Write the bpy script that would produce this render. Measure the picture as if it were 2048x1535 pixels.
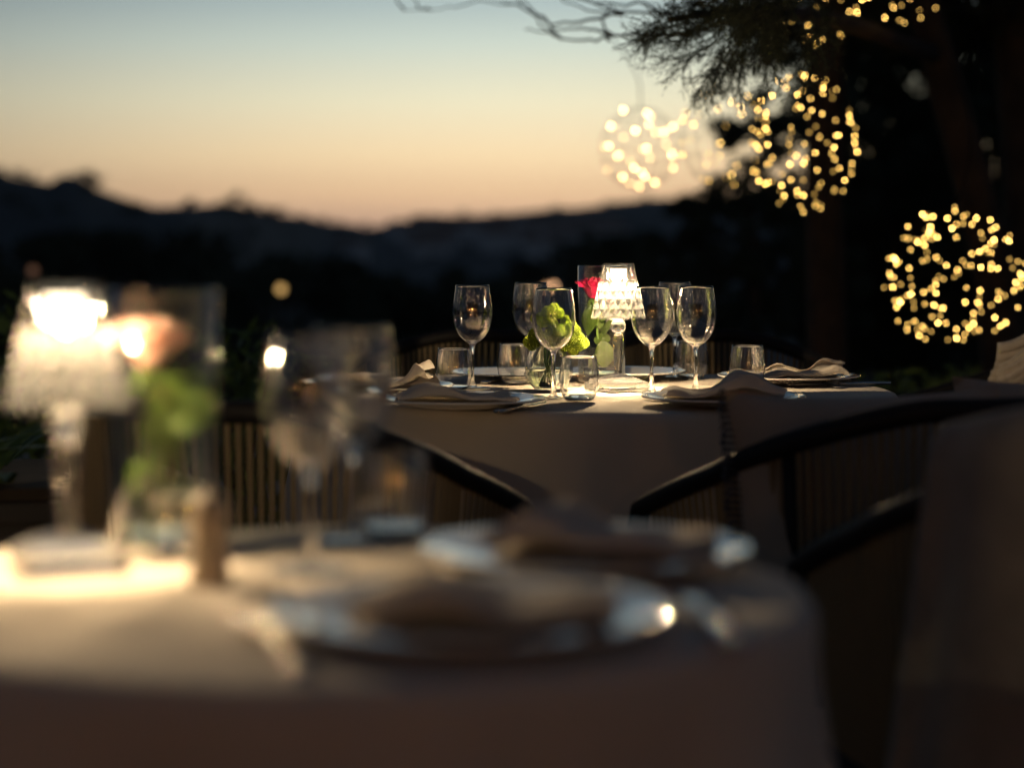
import bpy, math, random
from math import sin, cos, pi, radians, sqrt, exp, atan2, tan
from mathutils import Vector, Matrix, noise

for o in list(bpy.data.objects):
    bpy.data.objects.remove(o)
scn = bpy.context.scene
col = scn.collection

# ------------------------------------------------------------------ camera
FPX = 4200.0                       # focal length in photo pixels (2048 wide)
CAMZ = 1.026
PITCH = math.atan(275.0 / FPX)
cam = bpy.data.cameras.new("camera")
cam.sensor_width = 36.0
cam.lens = FPX / 2048 * 36.0
cam.clip_start = 0.05
cam.clip_end = 8000
cam.dof.use_dof = True
cam.dof.focus_distance = 3.95
cam.dof.aperture_fstop = cam.lens / 34.5
camo = bpy.data.objects.new("camera", cam)
camo.location = (0, 0, CAMZ)
camo.rotation_euler = (pi / 2 - PITCH, 0, 0)
col.objects.link(camo)
scn.camera = camo

# ------------------------------------------------------------------ world: dusk sky
world = bpy.data.worlds.new("World")
scn.world = world
world.use_nodes = True
wt = world.node_tree
wn, wl = wt.nodes, wt.links
wn.clear()
def WN(t, **k):
    n = wn.new(t)
    for a, v in k.items(): setattr(n, a, v)
    return n
wout = WN('ShaderNodeOutputWorld')
wbg = WN('ShaderNodeBackground')
wtc = WN('ShaderNodeTexCoord')
wsep = WN('ShaderNodeSeparateXYZ')
wl.new(wtc.outputs['Generated'], wsep.inputs[0])
def ramp(nodes, stops, interp='LINEAR'):
    r = nodes.new('ShaderNodeValToRGB')
    e = r.color_ramp.elements
    r.color_ramp.interpolation = interp
    while len(e) < len(stops): e.new(0.5)
    for i, (p, c) in enumerate(stops):
        e[i].position = p
        e[i].color = (c[0], c[1], c[2], 1)
    return r
sunset = ramp(wn, [(0.0, (.62, .40, .31)), (.014, (.90, .57, .37)), (.025, (1.22, .81, .47)), (.043, (1.24, .94, .56)),
                   (.068, (1.04, .96, .67)), (.095, (.71, .79, .685)), (.120, (.42, .53, .55)), (.20, (.12, .19, .25)),
                   (.50, (.019, .029, .046)), (1.0, (.009, .015, .027))])
away = ramp(wn, [(0.0, (.03, .03, .04)), (.03, (.055, .05, .05)), (.08, (.06, .07, .08)), (.15, (.045, .06, .085)),
                 (.50, (.017, .026, .042)), (1.0, (.009, .015, .027))])
wl.new(wsep.outputs[2], sunset.inputs[0])
wl.new(wsep.outputs[2], away.inputs[0])
at2 = WN('ShaderNodeMath', operation='ARCTAN2')
wl.new(wsep.outputs[0], at2.inputs[0]); wl.new(wsep.outputs[1], at2.inputs[1])
off = WN('ShaderNodeMath', operation='SUBTRACT'); off.inputs[1].default_value = 0.02
wl.new(at2.outputs[0], off.inputs[0])
div = WN('ShaderNodeMath', operation='DIVIDE'); div.inputs[1].default_value = 0.35
wl.new(off.outputs[0], div.inputs[0])
sq = WN('ShaderNodeMath', operation='MULTIPLY')
wl.new(div.outputs[0], sq.inputs[0]); wl.new(div.outputs[0], sq.inputs[1])
ng = WN('ShaderNodeMath', operation='MULTIPLY'); ng.inputs[1].default_value = -1
wl.new(sq.outputs[0], ng.inputs[0])
ex = WN('ShaderNodeMath', operation='EXPONENT')
wl.new(ng.outputs[0], ex.inputs[0])
wmix = WN('ShaderNodeMix', data_type='RGBA')
wl.new(ex.outputs[0], wmix.inputs[0])
wl.new(away.outputs[0], wmix.inputs[6]); wl.new(sunset.outputs[0], wmix.inputs[7])
wl.new(wmix.outputs[2], wbg.inputs[0])
wbg.inputs[1].default_value = 1.0
wl.new(wbg.outputs[0], wout.inputs[0])

scn.view_settings.view_transform = 'Standard'
scn.view_settings.look = 'None'
scn.view_settings.exposure = 0
scn.view_settings.gamma = 1
scn.render.engine = 'CYCLES'
cy = scn.cycles
cy.use_adaptive_sampling = False
cy.use_denoising = True
cy.max_bounces = 24
cy.transparent_max_bounces = 32
cy.transmission_bounces = 22
cy.glossy_bounces = 5
cy.diffuse_bounces = 3
cy.caustics_reflective = False
cy.caustics_refractive = False
cy.blur_glossy = 0.3
cy.sample_clamp_indirect = 100
cy.sample_clamp_direct = 0
cy.filter_width = 1.1

LAMP_COL = (1.0, .73, .42)
# ------------------------------------------------------------------ helpers
def ray(px, py):
    x = (px - 1024) / FPX; y = (767.5 - py) / FPX
    return Vector((x, cos(PITCH) + y * sin(PITCH), -sin(PITCH) + y * cos(PITCH)))
def on(px, py, z):
    """world point at height z that the photograph shows at (px, py)"""
    d = ray(px, py); t = (z - CAMZ) / d.z
    return Vector((0, 0, CAMZ)) + d * t
def at(px, py, Y):
    d = ray(px, py)
    return Vector((0, 0, CAMZ)) + d * (Y / d.y)

class MB:
    def __init__(s): s.v = []; s.f = []; s.uv = None
    def add(s, vs, fs):
        b = len(s.v); s.v += [tuple(v) for v in vs]; s.f += [tuple(i + b for i in f) for f in fs]
        return s
    def box(s, x0, x1, y0, y1, z0, z1):
        return s.add([(x0,y0,z0),(x1,y0,z0),(x1,y1,z0),(x0,y1,z0),(x0,y0,z1),(x1,y0,z1),(x1,y1,z1),(x0,y1,z1)],
              [(0,3,2,1),(4,5,6,7),(0,1,5,4),(1,2,6,5),(2,3,7,6),(3,0,4,7)])
    def lathe(s, prof, n=48, rip=None, closed=False):
        vs = []; fs = []; rings = []
        for r, z in prof:
            if r < 1e-6:
                rings.append([len(vs)]); vs.append((0, 0, z))
            else:
                k = len(vs); rings.append(list(range(k, k + n)))
                for j in range(n):
                    a = 2 * pi * j / n
                    q = r * (1 + (rip(a, z, r) if rip else 0))
                    vs.append((q * cos(a), q * sin(a), z))
        pairs = list(zip(rings[:-1], rings[1:]))
        if closed: pairs.append((rings[-1], rings[0]))
        for A, B in pairs:
            if len(A) == 1 and len(B) == 1: continue
            for j in range(n):
                k = (j + 1) % n
                if len(A) == 1: fs.append((A[0], B[k], B[j]))
                elif len(B) == 1: fs.append((A[j], A[k], B[0]))
                else: fs.append((A[j], A[k], B[k], B[j]))
        return s.add(vs, fs)
    def tube(s, pts, rad, n=8, cap=True, flat=None):
        pts = [Vector(p) for p in pts]
        m = len(pts)
        if not hasattr(rad, '__len__'): rad = [rad] * m
        vs = []; fs = []
        prev = None
        for i in range(m):
            t = (pts[min(i + 1, m - 1)] - pts[max(i - 1, 0)])
            if t.length < 1e-9: t = Vector((0, 0, 1))
            t.normalize()
            if prev is None:
                u = t.orthogonal().normalized()
            else:
                u = prev - t * prev.dot(t)
                if u.length < 1e-6: u = t.orthogonal()
                u.normalize()
            prev = u; w = t.cross(u)
            for j in range(n):
                a = 2 * pi * j / n
                vs.append(pts[i] + (u * cos(a) + w * sin(a)) * rad[i])
        for i in range(m - 1):
            for j in range(n):
                k = (j + 1) % n
                fs.append((i*n + j, i*n + k, (i+1)*n + k, (i+1)*n + j))
        if cap:
            fs.append(tuple(reversed(range(n)))); fs.append(tuple(range((m-1)*n, m*n)))
        return s.add(vs, fs)
    def grid(s, fn, nu, nv, wrap=False):
        vs = [fn(i / nu, j / nv) for j in range(nv + 1) for i in range(nu + (0 if wrap else 1))]
        w = nu if wrap else nu + 1
        fs = []
        for j in range(nv):
            for i in range(nu):
                k = (i + 1) % w
                fs.append((j*w + i, j*w + k, (j+1)*w + k, (j+1)*w + i))
        return s.add(vs, fs)
    def mesh(s, name, m, smooth=True):
        me = bpy.data.meshes.new(name)
        me.from_pydata(s.v, [], s.f)
        if m: me.materials.append(m)
        if smooth: me.polygons.foreach_set('use_smooth', [True] * len(me.polygons))
        me.update()
        return me

def fixnormals(me):
    import bmesh
    bm = bmesh.new(); bm.from_mesh(me)
    bmesh.ops.recalc_face_normals(bm, faces=bm.faces)
    bm.to_mesh(me); bm.free()

def part(name, mb, m, parent=None, smooth=True, recalc=True):
    me = mb.mesh(name, m, smooth) if isinstance(mb, MB) else mb
    if isinstance(mb, MB) and recalc: fixnormals(me)
    o = bpy.data.objects.new(name, me); col.objects.link(o)
    if parent: o.parent = parent
    return o
def tag(o, label, cat, group=None):
    o['label'] = label; o['category'] = cat
    if group: o['group'] = group
    return o
def thing(name, label, cat, loc=(0, 0, 0), rz=0, group=None):
    o = bpy.data.objects.new(name, None); col.objects.link(o)
    o.empty_display_size = .05
    o.location = loc; o.rotation_euler = (0, 0, rz)
    return tag(o, label, cat, group)
def struct(name, mb, m, smooth=True):
    o = part(name, mb, m, None, smooth); o['kind'] = 'structure'; return o
def stuff(o): o['kind'] = 'stuff'; return o
def kids(o): return [c for c in KIDS if c.parent == o]
def copy_tree(o, loc, rz, label=None, group=None):
    r = o.copy(); col.objects.link(r); r.location = loc; r.rotation_euler = (0, 0, rz)
    if label: r['label'] = label
    if group: r['group'] = group
    for ch in list(o.children):
        c = ch.copy(); col.objects.link(c); c.parent = r
        for g in list(ch.children):
            d = g.copy(); col.objects.link(d); d.parent = c
    return r

# ------------------------------------------------------------------ materials
def newmat(name):
    m = bpy.data.materials.new(name); m.use_nodes = True
    m.node_tree.nodes.clear()
    return m, m.node_tree.nodes, m.node_tree.links
def principled(name, base, rough=.6, metal=0, spec=.5, vary=.15, scale=8, bump=0, bscale=200, sheen=0, detail=4, trans=0, coat=0):
    m, N, L = newmat(name)
    out = N.new('ShaderNodeOutputMaterial'); p = N.new('ShaderNodeBsdfPrincipled')
    p.inputs['Roughness'].default_value = rough; p.inputs['Metallic'].default_value = metal
    p.inputs['Specular IOR Level'].default_value = spec
    if sheen: p.inputs['Sheen Weight'].default_value = sheen
    if coat: p.inputs['Coat Weight'].default_value = coat; p.inputs['Coat Roughness'].default_value = .05
    tc = N.new('ShaderNodeTexCoord')
    nz = N.new('ShaderNodeTexNoise'); nz.inputs['Scale'].default_value = scale; nz.inputs['Detail'].default_value = detail
    L.new(tc.outputs['Object'], nz.inputs['Vector'])
    r = ramp(N, [(.3, [c * (1 - vary) for c in base]), (.7, [min(1, c * (1 + vary)) for c in base])])
    L.new(nz.outputs['Fac'], r.inputs[0]); L.new(r.outputs[0], p.inputs['Base Color'])
    if bump:
        b = N.new('ShaderNodeBump'); b.inputs['Strength'].default_value = bump; b.inputs['Distance'].default_value = .002
        n2 = N.new('ShaderNodeTexNoise'); n2.inputs['Scale'].default_value = bscale; n2.inputs['Detail'].default_value = 3
        L.new(tc.outputs['Object'], n2.inputs['Vector']); L.new(n2.outputs['Fac'], b.inputs['Height'])
        L.new(b.outputs[0], p.inputs['Normal'])
    if trans:
        t = N.new('ShaderNodeBsdfTranslucent'); L.new(r.outputs[0], t.inputs[0])
        mx = N.new('ShaderNodeMixShader'); mx.inputs[0].default_value = trans
        L.new(p.outputs[0], mx.inputs[1]); L.new(t.outputs[0], mx.inputs[2]); L.new(mx.outputs[0], out.inputs[0])
    else:
        L.new(p.outputs[0], out.inputs[0])
    return m
def thin_glass(name, tint=(.97, .98, .97), f0=.045, power=4.0, haze=0.0):
    m, N, L = newmat(name)
    out = N.new('ShaderNodeOutputMaterial')
    tr = N.new('ShaderNodeBsdfTransparent'); tr.inputs[0].default_value = (*tint, 1)
    gl = N.new('ShaderNodeBsdfGlossy'); gl.inputs['Roughness'].default_value = 0.05
    lw = N.new('ShaderNodeLayerWeight'); lw.inputs[0].default_value = .5
    pw = N.new('ShaderNodeMath'); pw.operation = 'POWER'; pw.inputs[1].default_value = power
    L.new(lw.outputs['Facing'], pw.inputs[0])
    ml = N.new('ShaderNodeMath'); ml.operation = 'MULTIPLY_ADD'; ml.inputs[1].default_value = .9; ml.inputs[2].default_value = f0
    L.new(pw.outputs[0], ml.inputs[0])
    mx = N.new('ShaderNodeMixShader')
    L.new(ml.outputs[0], mx.inputs[0]); L.new(tr.outputs[0], mx.inputs[1]); L.new(gl.outputs[0], mx.inputs[2])
    last = mx
    if haze:
        tl = N.new('ShaderNodeBsdfTranslucent'); tl.inputs[0].default_value = (1, .95, .88, 1)
        m2 = N.new('ShaderNodeMixShader'); m2.inputs[0].default_value = haze
        L.new(mx.outputs[0], m2.inputs[1]); L.new(tl.outputs[0], m2.inputs[2]); last = m2
    L.new(last.outputs[0], out.inputs[0])
    return m
def crystal(name, ior=1.49, clear=0.0, haze=0.0, tint=(1, 1, 1), gloss=0.0):
    m, N, L = newmat(name)
    out = N.new('ShaderNodeOutputMaterial')
    g = N.new('ShaderNodeBsdfGlass'); g.inputs['IOR'].default_value = ior; g.inputs['Roughness'].default_value = 0
    g.inputs['Color'].default_value = (*tint, 1)
    last = g
    if gloss:
        gs = N.new('ShaderNodeBsdfGlossy'); gs.inputs['Roughness'].default_value = .045
        mx = N.new('ShaderNodeMixShader'); mx.inputs[0].default_value = gloss
        L.new(last.outputs[0], mx.inputs[1]); L.new(gs.outputs[0], mx.inputs[2]); last = mx
    if clear:
        tr = N.new('ShaderNodeBsdfTransparent')
        mx = N.new('ShaderNodeMixShader'); mx.inputs[0].default_value = clear
        L.new(last.outputs[0], mx.inputs[1]); L.new(tr.outputs[0], mx.inputs[2]); last = mx
    if haze:
        tl = N.new('ShaderNodeBsdfTranslucent'); tl.inputs[0].default_value = (1, .97, .92, 1)
        df = N.new('ShaderNodeBsdfDiffuse'); df.inputs[0].default_value = (1, .97, .92, 1)
        ad = N.new('ShaderNodeMixShader'); ad.inputs[0].default_value = .5
        L.new(tl.outputs[0], ad.inputs[1]); L.new(df.outputs[0], ad.inputs[2])
        mx = N.new('ShaderNodeMixShader'); mx.inputs[0].default_value = haze
        L.new(last.outputs[0], mx.inputs[1]); L.new(ad.outputs[0], mx.inputs[2]); last = mx
    L.new(last.outputs[0], out.inputs[0])
    return m
def emitter(name, c, strength, vary=None):
    m, N, L = newmat(name)
    out = N.new('ShaderNodeOutputMaterial'); e = N.new('ShaderNodeEmission')
    e.inputs[0].default_value = (*c, 1); e.inputs[1].default_value = strength
    if vary:
        oi = N.new('ShaderNodeObjectInfo'); mr = N.new('ShaderNodeMapRange')
        mr.inputs[3].default_value = vary[0]; mr.inputs[4].default_value = vary[1]
        pw = N.new('ShaderNodeMath'); pw.operation = 'POWER'; pw.inputs[1].default_value = 2.2
        L.new(oi.outputs['Random'], pw.inputs[0]); L.new(pw.outputs[0], mr.inputs[0]); L.new(mr.outputs[0], e.inputs[1])
    L.new(e.outputs[0], out.inputs[0])
    return m

M = {}
M['cloth'] = principled('tablecloth_linen', (.68, .60, .50), .9, vary=.05, scale=6, bump=.25, bscale=900, sheen=.1, spec=.2)
M['napkin'] = principled('napkin_linen', (.80, .73, .63), .9, vary=.05, scale=14, bump=.6, bscale=160, spec=.2, trans=.32)
M['plate'] = principled('glazed_porcelain', (.80, .80, .78), .06, vary=.02, spec=.6, coat=1)
M['steel'] = principled('polished_steel', (.62, .60, .57), .08, metal=1, vary=.06, scale=30)
M['bowl'] = thin_glass('thin_clear_glass', f0=.035, power=3.2)
M['flute'] = thin_glass('fluted_clear_glass', f0=.04, power=2.4)
M['vase'] = thin_glass('vase_glass', tint=(.96, .98, .96), f0=.05, power=1.8)
M['solid'] = crystal('solid_clear_glass', 1.5)
M['water'] = crystal('vase_water', 1.33, clear=0, tint=(.97, .99, .93))
M['bowlglass'] = crystal('wine_glass_crystal', 1.5, gloss=.06)
M['shade'] = crystal('lamp_shade_prism', 1.49, clear=.92, haze=.005)
M['shade_dapple'] = crystal('lamp_shade_dapple_facets', 1.49, clear=.35, haze=.034)  # alternate facets made cloudier, standing in for prism glints and dappled lamplight
M['shade_in'] = crystal('lamp_shade_inner', 1.49, clear=.85, haze=.0006)
M['acrylic'] = crystal('lamp_stem_acrylic', 1.49, haze=.11)
M['foot'] = crystal('lamp_foot_acrylic', 1.49, haze=.16)
M['led'] = emitter('lamp_led', (1, .80, .52), 6)
M['wood'] = principled('mill_wood', (.50, .39, .27), .4, vary=.25, scale=40)
M['rope'] = principled('olive_brown_rope', (.27, .21, .12), .8, vary=.25, scale=60, bump=.5, bscale=400)
M['rail'] = principled('dark_chair_frame', (.012, .011, .011), .6, spec=.25, vary=.2, scale=30, bump=.3, bscale=120)
M['seat'] = principled('charcoal_seat_fabric', (.05, .048, .045), .9, vary=.2, scale=20)
M['cushion'] = principled('beige_cushion_fabric', (.36, .31, .25), .95, vary=.08, scale=12, bump=.6, bscale=300, sheen=.2)
M['throw'] = principled('grey_beige_throw', (.23, .21, .19), .95, vary=.12, scale=25, bump=.9, bscale=260, sheen=.2)
M['knit'] = principled('cream_knit_wool', (.42, .37, .31), .95, vary=.12, scale=60, bump=1.0, bscale=350, sheen=.3)
M['trim'] = principled('slate_blue_braid', (.06, .07, .09), .9, vary=.3, scale=80)
M['rose_red'] = principled('red_rose_petal', (.50, .010, .075), .55, vary=.25, scale=60, trans=.35)
M['rose_pink'] = principled('blush_rose_petal', (.92, .60, .50), .55, vary=.12, scale=60, trans=.35)
M['leaf'] = principled('green_leaf', (.105, .165, .025), .42, vary=.35, scale=50, trans=.3)
M['stem'] = principled('flower_stem', (.16, .26, .05), .5, vary=.2, scale=80)
M['lime'] = principled('lime_green_bloom', (.46, .60, .035), .6, vary=.2, scale=120, trans=.2)
M['bark'] = principled('rough_bark', (.045, .029, .019), .9, vary=.45, scale=9, bump=1, bscale=40)
M['twig'] = principled('dark_twig', (.06, .05, .04), .9, vary=.3, scale=20)
M['needle'] = principled('juniper_needles', (.028, .036, .016), .7, vary=.35, scale=6)
M['crown'] = principled('dark_tree_leaves', (.035, .05, .022), .7, vary=.4, scale=2)
M['shrub'] = principled('shrub_leaves', (.10, .17, .035), .5, vary=.4, scale=12, trans=.25)
M['hill'] = principled('hazed_scrub_hillside', (.065, .082, .090), .95, vary=.45, scale=.02)  # scrub with the blue of dusk distance haze put into its base colour
M['floor'] = principled('terrace_stone', (.16, .14, .12), .8, vary=.25, scale=3, bump=.5, bscale=30)
M['housewall'] = principled('pale_house_render', (.78, .77, .76), .9, vary=.05, scale=.3)
M['roof'] = principled('clay_roof', (.22, .11, .07), .9, vary=.2, scale=.6)
M['stucco'] = principled('stucco', (.35, .28, .2), .9, vary=.15, scale=2, bump=.6, bscale=60)
M['black'] = principled('black_metal', (.02, .02, .02), .45, vary=.1, metal=.6)
M['planter'] = principled('dark_planter', (.035, .033, .03), .7, vary=.2, scale=8)
M['soil'] = principled('soil', (.04, .03, .02), .95, vary=.3, scale=30)
M['cord'] = principled('black_cord', (.012, .011, .010), .9, spec=.1)
M['bulb'] = emitter('fairy_bulb', (1, .58, .14), 20, vary=(6, 66))
M['bulbfar'] = emitter('far_fairy_bulb', (1, .58, .22), 26, vary=(22, 90))
M['street'] = emitter('street_lamp_globe', (1, .62, .25), 30)
M['lantern'] = emitter('lantern_glow', (1, .44, .12), 270)

# ------------------------------------------------------------------ ground, terrace, hills
prof = [(-900, 330), (-400, 360), (0, 352), (60, 362), (105, 368), (128, 352), (165, 356), (195, 378), (250, 396), (320, 412), (400, 408),
        (480, 411), (540, 427), (600, 434), (660, 443), (740, 455), (800, 449), (870, 438), (1000, 428), (1150, 418), (1250, 404),
        (1400, 392), (1700, 380), (2048, 372), (2900, 350)]
def ridge_y(px):
    if px <= prof[0][0]: return prof[0][1]
    for (a, ya), (b, yb) in zip(prof[:-1], prof[1:]):
        if px <= b:
            t = (px - a) / (b - a); return ya + (yb - ya) * t
    return prof[-1][1]
def sstep(a, b, x):
    t = max(0, min(1, (x - a) / (b - a))); return t * t * (3 - 2 * t)
def ridge_dist(px):
    return 520 + 700 * sstep(350, 800, px)
def ground_z(x, y):
    r = sqrt(x * x + y * y); az = atan2(x, y)
    if abs(az) < radians(60): px = 1024 + FPX * tan(az)
    else: px = 9e3 if az > 0 else -9e3
    px = max(-3000, min(4500, px))
    R = ridge_dist(px)
    el = (492 - ridge_y(px)) / FPX
    n = noise.noise(Vector((x * .02, y * .02, 0))) * 2.5 + noise.noise(Vector((x * .06, y * .06, 3))) * 1.0
    top = CAMZ + R * el
    low = -.08 - 4.0 * sstep(11, 40, r) - 26 * sstep(40, 200, r)
    z = low + (top - low) * sstep(R * .45, R, r) + n * sstep(60, 300, r) * .8
    z -= 30 * sstep(R * 1.05, R * 1.9, r)
    back = sstep(radians(75), radians(110), abs(az))
    return z * (1 - back) + (-.08) * back
rs = [0.4, 3, 8, 11, 14, 18, 24, 32, 45, 60, 80, 110, 150, 190, 230, 270, 310, 350, 390, 430, 460, 490, 520, 550, 590, 640, 700, 770,
      850, 930, 1010, 1080, 1140, 1200, 1260, 1340, 1500, 1700]
NA = 420
mb = MB(); vs = []; fs = []
azs = []
for i in range(NA):                     # denser ahead of the terrace
    u = i / NA * 2 - 1
    azs.append(pi * (0.18 * u + 0.82 * u ** 3))
for r in rs:
    for a in azs:
        x, y = r * sin(a), r * cos(a)
        vs.append((x, y, ground_z(x, y)))
for j in range(len(rs) - 1):
    for i in range(NA):
        k = (i + 1) % NA
        fs.append((j*NA + i, j*NA + k, (j+1)*NA + k, (j+1)*NA + i))
mb.add(vs, fs)
struct('ground', mb, M['hill'])
struct('terrace_floor', MB().box(-9, 9, -9.2, 10.5, -.2, 0), M['floor'], False)

def clump(mb, c, rx, rz, n, size, rnd):
    for _ in range(n):
        u = rnd.uniform(-1, 1); a = rnd.uniform(0, 2 * pi); q = rnd.random() ** .4
        s = sqrt(1 - u * u)
        p = Vector((c[0] + rx * q * s * cos(a), c[1] + rx * q * s * sin(a), c[2] + rz * q * u))
        d1 = Vector((rnd.gauss(0, 1), rnd.gauss(0, 1), rnd.gauss(0, 1))).normalized() * size * rnd.uniform(.6, 1.3)
        d2 = d1.orthogonal().normalized() * size * rnd.uniform(.3, .6)
        mb.add([p - d1, p - d2 * .9, p + d1, p + d2], [(0, 1, 2, 3)])

# the wood that covers the hillsides, one mass
rnd = random.Random(5)
mb = MB()
for _ in range(520):
    px = rnd.uniform(-700, 2700); az = math.atan((px - 1024) / FPX)
    R = ridge_dist(px); r = R * rnd.uniform(.62, .985)
    x, y = r * sin(az), r * cos(az); z = ground_z(x, y)
    h = rnd.uniform(1, 3) * (R / 520) ** .5
    if px > 560: h *= .7
    for k in range(5):
        clump(mb, (x + rnd.uniform(-2, 2), y + rnd.uniform(-2, 2), z + h * rnd.uniform(.3, .8)), h * .55, h * .42, 12, h * .3, rnd)
stuff(part('hillside_wood', mb, M['crown'], None, False, False))

# far houses of the valley town
def house(label, loc, rz, w, d, h):
    t = thing('house', label, 'house', loc, rz, 'pale houses of the town in the valley')
    part('wall', MB().box(-w/2, w/2, -d/2, d/2, -3, h), M['housewall'], t, False)
    part('roof', MB().add([(-w/2-.4,-d/2-.4,h),(w/2+.4,-d/2-.4,h),(w/2+.4,d/2+.4,h),(-w/2-.4,d/2+.4,h),(-w/2-.4,0,h+d*.3),(w/2+.4,0,h+d*.3)],
        [(0,1,5,4),(2,3,4,5),(1,2,5),(3,0,4),(0,3,2,1)]), M['roof'], t, False)
    for k in (-1, 1):
        part('window', MB().box(k*w*.25-.6, k*w*.25+.6, -d/2-.08, -d/2+.1, h*.45, h*.45+1.4), M['black'], t, False)
    return t
rnd = random.Random(11)
spots = [(815, 478), (850, 470), (880, 492), (905, 470), (950, 482), (1010, 476), (1060, 468), (1110, 486), (1150, 470), (1195, 478),
         (1000, 505), (1080, 512), (860, 515), (700, 515), (1230, 505), (830, 492), (868, 500), (915, 488), (1130, 498), (1170, 494), (1215, 492), (985, 490), (1040, 494)]
for i, (px, py) in enumerate(spots):
    Y = rnd.uniform(330, 420)
    p = at(px, py, Y)
    # walk down the sight line to the ground
    for k in range(400):
        q = at(px, py, 200 + k * 2.4)
        if ground_z(q.x, q.y) > q.z: break
    gz = ground_z(q.x, q.y)
    w = rnd.uniform(12, 22)
    house('small pale house in the dim blue valley town below the hills', (q.x, q.y, gz), rnd.uniform(-.5, .5), w, rnd.uniform(7, 9), rnd.uniform(5, 8))

# street lamps down in the valley
def street_lamp(label, px, py, Y, r, st):
    p = at(px, py, Y)
    g = ground_z(p.x, p.y)
    t = thing('street_lamp', label, 'street lamp', (p.x, p.y, g), 0, 'street lamps in the valley')
    part('pole', MB().tube([(0, 0, -.3), (0, 0, p.z - g - r)], .06, 8), M['black'], t)
    part('globe', MB().lathe([(0, -r)] + [(r * sin(k * pi / 8), -r * cos(k * pi / 8)) for k in range(1, 8)] + [(0, r)], 12), st, t).location = (0, 0, p.z - g)
street_lamp('lone amber street lamp in the dark valley above the blurred wine glasses', 562, 578, 30, .06, emitter('street_lamp_dim', (1, .60, .20), 1.0))
street_lamp('brighter street lamp just showing above the wine glasses beside the rose vase', 1100, 571, 80, .2, emitter('street_lamp_peach', (1, .55, .28), 5))
street_lamp('faint reddish street lamp over the crystal lamp on the nearest table', 66, 541, 30, .06, emitter('street_lamp_faint', (1, .5, .3), .14))

# ------------------------------------------------------------------ restaurant wall with lanterns (reflected in the glasses)
w = thing('restaurant_wall', 'plain stucco restaurant wall closing the terrace', 'wall', (0, -9, 0))
part('wall_panel', MB().box(-9, 9, -.3, 0, 0, 4), M['stucco'], w, False)
part('coping', MB().box(-9.1, 9.1, -.36, .06, 4.003, 4.12), M['floor'], w, False)
def lantern(label, x, z, P):
    t = thing('wall_lantern', label, 'lantern', (x, -8.9, z), 0, 'lanterns along the restaurant wall')
    part('bracket', MB().box(-.02, .02, -.1, .12, .19, .215).box(-.05, .05, -.1, -.08, .1, .3), M['black'], t, False)
    part('lantern_cap', MB().lathe([(.0, .19), (.03, .185), (.1, .14), (.1, .13), (0, .13)], 6), M['black'], t, False).location = (0, .12, 0)
    part('glow_globe', MB().lathe([(0, -.045)] + [(.045 * sin(k * pi / 8), -.045 * cos(k * pi / 8)) for k in range(1, 8)] + [(0, .045)], 16), M['lantern'], t).location = (0, .12, .04)
for i, x in enumerate((-5.5, -3.3, -1.1, 1.1, 3.3, 5.5)):
    lantern('round glowing wall lantern on the stucco restaurant wall', x, 2.1, 4.5)

# ------------------------------------------------------------------ tables
def tablecloth(name, label, loc, R, drop, seed, folds=9):
    rd = random.Random(seed)
    ph = [rd.uniform(0, 6.28) for _ in range(6)]
    n = 192
    prof = [(0, 0)] + [(R * k / 16, 0) for k in range(1, 16)] + [(R - .006, 0), (R + .003, -.003), (R + .008, -.010), (R + .010, -.024)]
    m = 22
    for k in range(1, m + 1): prof.append((R + .010, -.024 - (drop - .024) * k / m))
    vs = []; fs = []; rings = []
    for r, z in prof:
        if r == 0: rings.append([0]); vs.append((0, 0, 0)); continue
        rings.append(list(range(len(vs), len(vs) + n)))
        t = max(0, -z - .02) / drop
        for j in range(n):
            a = 2 * pi * j / n
            f = (.5 + .5 * sin(folds * a + ph[0] + .8 * sin(2 * a + ph[1]))) ** 1.4
            amp = (.020 + .10 * t) * min(1, t * 4)
            q = r + amp * (f - .35) + .008 * t * sin(23 * a + ph[2])
            zz = z
            x, y = q * cos(a), q * sin(a)
            if z > -.012:
                v = Vector((x * 7, y * 7, seed))
                zz += .0016 * noise.noise(v) + .0012 * noise.noise(v * 2.7) + .0012 * (1 - abs(noise.noise(v * 1.3))) ** 6
            vs.append((x, y, zz))
    for A, B in zip(rings[:-1], rings[1:]):
        for j in range(n):
            k = (j + 1) % n
            if len(A) == 1: fs.append((0, B[k], B[j]))
            else: fs.append((A[j], A[k], B[k], B[j]))
    mb = MB().add(vs, fs)
    o = part(name, mb, M['cloth']); o.location = loc
    s = o.modifiers.new('thickness', 'SOLIDIFY'); s.thickness = .0015; s.offset = -1
    return tag(o, label, 'tablecloth', 'linen tablecloths')
def round_table(label, loc, R):
    t = thing('round_table', label, 'table', loc, 0, 'round dining tables')
    part('tabletop', MB().lathe([(0, .715), (R - .01, .715), (R - .003, .72), (R - .003, .74), (0, .74)], 64), M['wood'], t)
    part('pedestal', MB().lathe([(0, .04), (.045, .04), (.04, .1), (.035, .69), (.12, .714), (0, .714)], 24), M['black'], t)
    part('pedestal_base', MB().lathe([(0, 0), (.24, 0), (.24, .015), (.05, .039), (0, .039)], 40), M['black'], t)
FAR = Vector((.165, 4.05, 0)); FR = .565
NEAR = Vector((-.150, 1.69, 0)); NR = .385
TZ = .7495
round_table('round dining table under the cloth with six place settings', FAR, FR - .006)
round_table('small round dining table under the cloth nearest the viewer', NEAR, NR - .006)
tablecloth('tablecloth', 'cream linen cloth over the sharp table with six wine glasses', FAR + Vector((0, 0, TZ)), FR, .70, 3, 8)
tablecloth('tablecloth', 'cream linen cloth over the blurred table nearest the viewer', NEAR + Vector((0, 0, TZ)), NR, .70, 8, 9)
Z0 = .7515

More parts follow.
